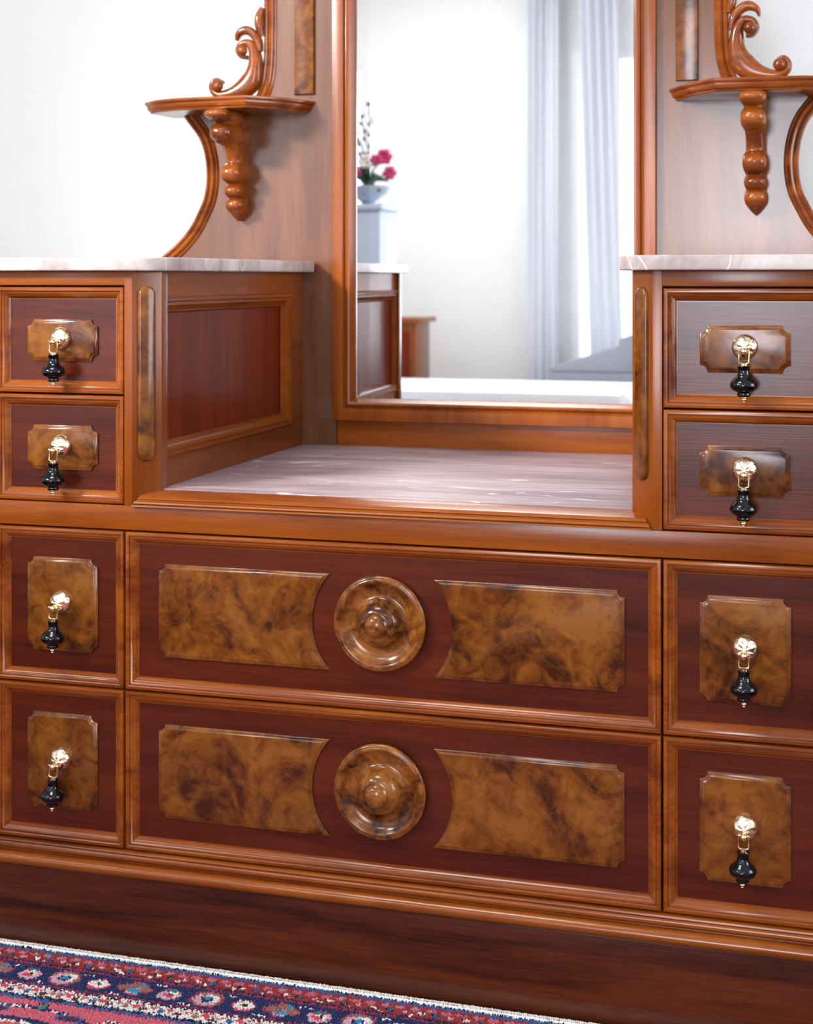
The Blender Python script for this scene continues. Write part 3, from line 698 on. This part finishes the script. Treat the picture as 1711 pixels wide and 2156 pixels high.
# bedside cabinet
bx0, by0 = -4.18, -10.9
bc = tag(empty('bedside_cabinet', W(bx0, by0, FLOOR)), 'orange-brown wooden bedside cabinet behind the bed, reflected left in the mirror', 'cabinet')
local(box('body', bx0-.5, bx0+.36, by0-.35, by0+.35, FLOOR+.12, -.61, M_frame_v, bc, .01), bc)
local(box('top', bx0-.56, bx0+.44, by0-.41, by0+.41, -.61, -.54, M_frame_h, bc, .015), bc)
d = local(box('door', bx0-.42, bx0+.28, by0+.35, by0+.38, FLOOR+.2, -.72, M_panel_v, bc, .01), bc)
kn = mesh('knob', *lathe([(.02, 0), (.02, .03), (.045, .05), (.04, .075), (.01, .085)], 16, 'y', (bx0-.34, by0+.38, -1.4)), M_brass2, d)
# lathe about y grows towards -y: turn it to face the room
for v_ in kn.data.vertices: v_.co.y = 2*(by0+.38)*S-v_.co.y
local(kn, bc)
for x in (bx0-.45, bx0+.31):
    for y in (by0-.3, by0+.3): local(box('leg', x-.04, x+.04, y-.04, y+.04, FLOOR, FLOOR+.12, M_frame_v, bc, .005), bc)
# pedestal with a flower arrangement
PX, PYY, PZ = -2.93, -5.45, .70
pd = tag(empty('flower_pedestal', W(PX, PYY, FLOOR)), 'tall pale blue painted pedestal carrying the flowers, reflected left in the mirror', 'pedestal')
local(box('base', PX-.36, PX+.36, PYY-.36, PYY+.36, FLOOR, FLOOR+.15, M_pale, pd, .015), pd)
local(box('shaft', PX-.28, PX+.28, PYY-.28, PYY+.28, FLOOR+.15, PZ-.06, M_pale, pd, .01), pd)
local(box('cap', PX-.31, PX+.31, PYY-.31, PYY+.31, PZ-.06, PZ, M_pale, pd, .015), pd)
fl = tag(empty('flower_arrangement', W(PX, PYY, PZ)), 'loose arrangement of pink and cream flowers with dark leaves on the pale blue pedestal', 'flowers')
bw_ = mesh('bowl', *lathe([(.10, 0), (.12, .01), (.14, .03), (.26, .12), (.29, .18), (.27, .18), (.22, .11), (.02, .05)], 24, 'z', (PX, PYY, PZ)), M_pale, fl); local(bw_, fl)
random.seed(11)
def blob(c, r, sq=1.0):
    v, f = lathe([(r*math.sin(math.pi*k_/6)+1e-5, r*sq*math.cos(math.pi*k_/6)) for k_ in range(7)], 10)
    return [(x+c[0], y+c[1], z+c[2]) for x, y, z in v], f
def flower(c, r):
    L = []
    for k_ in range(6):
        a = k_*math.pi/3; L.append(blob((c[0]+r*.6*math.cos(a), c[1]+random.uniform(-.02, .02), c[2]+r*.6*math.sin(a)), r*.5, .8))
    L.append(blob(c, r*.4)); return join(*L)
base_c = (PX, PYY, PZ+.12)
spots = [(-3.42, 1.14, 'p', .08), (-3.36, .98, 'p', .07), (-4.5, .83, 'p', .075), (-3.55, 1.12, 'p', .06), (-3.75, 1.1, 'c', .08), (-3.66, 1.0, 'c', .08), (-3.92, 1.30, 'c', .07), (-3.95, 1.60, 'c', .08), (-3.62, 1.5, 'c', .06), (-3.85, 1.0, 'p', .07)]
for x, z, k_, r in spots:
    x += PX+3.7; z += PZ-.68; y = PYY+.15+random.uniform(-.15, .15)
    st_ = mesh('stem', *tube([base_c, ((x+base_c[0])/2, PYY+.05, (z+PZ+.12)/2+.05), (x, y, z)], .009, 6), M_stem, fl); local(st_, fl)
    f_ = mesh('flower', *flower((x, y, z), r), M_pink if k_ == 'p' else M_cream, fl); local(f_, fl)
for i in range(16):
    a = random.uniform(0, 6.28); ln = random.uniform(.18, .4); c = base_c
    e = (c[0]+ln*math.cos(a)*.8, c[1]+.2*math.sin(a)+.05, c[2]+random.uniform(-.05, .22))
    m_ = ((c[0]+e[0])/2, (c[1]+e[1])/2, max(c[2], e[2])+.05)
    v, f = tube([c, m_, e], [.01, .05, .004], 6); v = [(x, y, z) for x, y, z in v]
    local(mesh('leaf', v, f, M_leaf, fl), fl)
for i in range(6):
    x = PX+random.uniform(-.35, .2); z = PZ+random.uniform(.8, 1.45); c = base_c
    pts = smooth_path([c, (x*.4+c[0]*.6, PYY+.05, PZ+.5), (x, PYY+.1, z)], 5)
    L = [tube(pts, .006, 5)]
    for q in pts[5:]: L.append(blob((q[0]+random.uniform(-.03, .03), q[1], q[2]), .022))
    local(mesh('twig', *join(*L), M_stem, fl), fl)
# pale grey day bed with a rising back under the window
ch = tag(empty('day_bed', W(-1.2, -10.9, FLOOR)), 'pale grey upholstered day bed with sloping back below the window, reflected right in the mirror', 'day bed')
o = prism('seat', [(-2.0, FLOOR+.25), (-.2, FLOOR+.25), (-.2, -1.22), (-2.0, -1.22)], -11.2, -10.5, M_greyp, ch, .03, plane='xz'); local(o, ch)
o = prism('sloping_back', [(-2.02, -1.22), (-.2, -1.22), (-.2, -.62), (-.35, -.60), (-2.02, -1.17)], -11.2, -10.5, M_greyp, ch, .02, plane='xz'); local(o, ch)
for x in (-1.9, -.3):
    for y in (-11.1, -10.6): local(box('leg', x-.05, x+.05, y-.05, y+.05, FLOOR, FLOOR+.25, M_frame_v, ch, .005), ch)
# curtains: pleated cloth
def curtain(x0, x1, y, lean_, label, n_=14, top=4.42, bot=-2.3, mat=None):
    N = n_*8; rows = 12; vs = []; fs = []
    for j in range(rows+1):
        t_ = j/rows
        for i in range(N+1):
            a = i/N; x = x0+(x1-x0)*a+lean_*(t_-.5)
            vs.append((x, y+.045*math.sin(a*n_*2*math.pi)*(1+.25*math.sin(t_*5+a*3))+.04*math.sin(a*9), top+(bot-top)*t_))
    for j in range(rows):
        for i in range(N): fs.append((j*(N+1)+i, j*(N+1)+i+1, (j+1)*(N+1)+i+1, (j+1)*(N+1)+i))
    o = mesh('curtain', vs, fs, mat or M_curtain, None, angle=80, fixn=False)
    md = o.modifiers.new('thickness', 'SOLIDIFY'); md.thickness = .002
    return tag(o, label, 'curtain', 'curtains')
curtain(-2.55, -2.12, YF+.35, 0, 'pale grey-blue curtain at the left edge of the reflected window', 5)
curtain(-1.75, -1.05, YF+.35, .22, 'pale blue gathered curtain slanting beside the bright reflected window strip', 6)
rod = tag(empty('curtain_rod', W(.3, YF+.16, 4.5)), 'white curtain rod above the reflected window', 'curtain rod')
v, f = lathe([(.03, -3.2), (.03, 3.2)], 12); v = [(z+.3, YF+.16+y, 4.5+x) for x, y, z in v]
local(mesh('pole', v, f, M_white, rod), rod)
for x in (-2.8, 3.4):
    v, f = ball((x+(-.05 if x < 0 else .05), YF+.16, 4.5), .07); local(mesh('finial', v, f, M_white, rod), rod)
    local(box('bracket', x*.93-.03, x*.93+.03, YF, YF+.19, 4.46, 4.56, M_white, rod, .005), rod)
# unseen ceiling lamps, added for their light
for (lx, ly, aim, lw, spr), where in zip(ADDED_LAMPS, ('nearest the left wall', 'in front of the dressing table', 'right of the camera', 'beside the front windows')):
    cl = tag(empty('added_ceiling_lamp', W(lx, ly, ZC)), 'added, unseen square white ceiling lamp %s' % where, 'ceiling lamp', 'added ceiling lamps')
    local(box('frame', lx-1.1, lx+1.1, ly-1.1, ly+1.1, 4.42, ZC, M_white, cl, .02), cl)
    local(box('diffuser', lx-1.0, lx+1.0, ly-1.0, ly+1.0, 4.38, 4.42, M_lamp, cl, .01), cl)
    o = area('added_lamp_light', W(lx, ly, 4.34), W(*aim), .66, .66, lw, (1.0, .965, .93), spr)
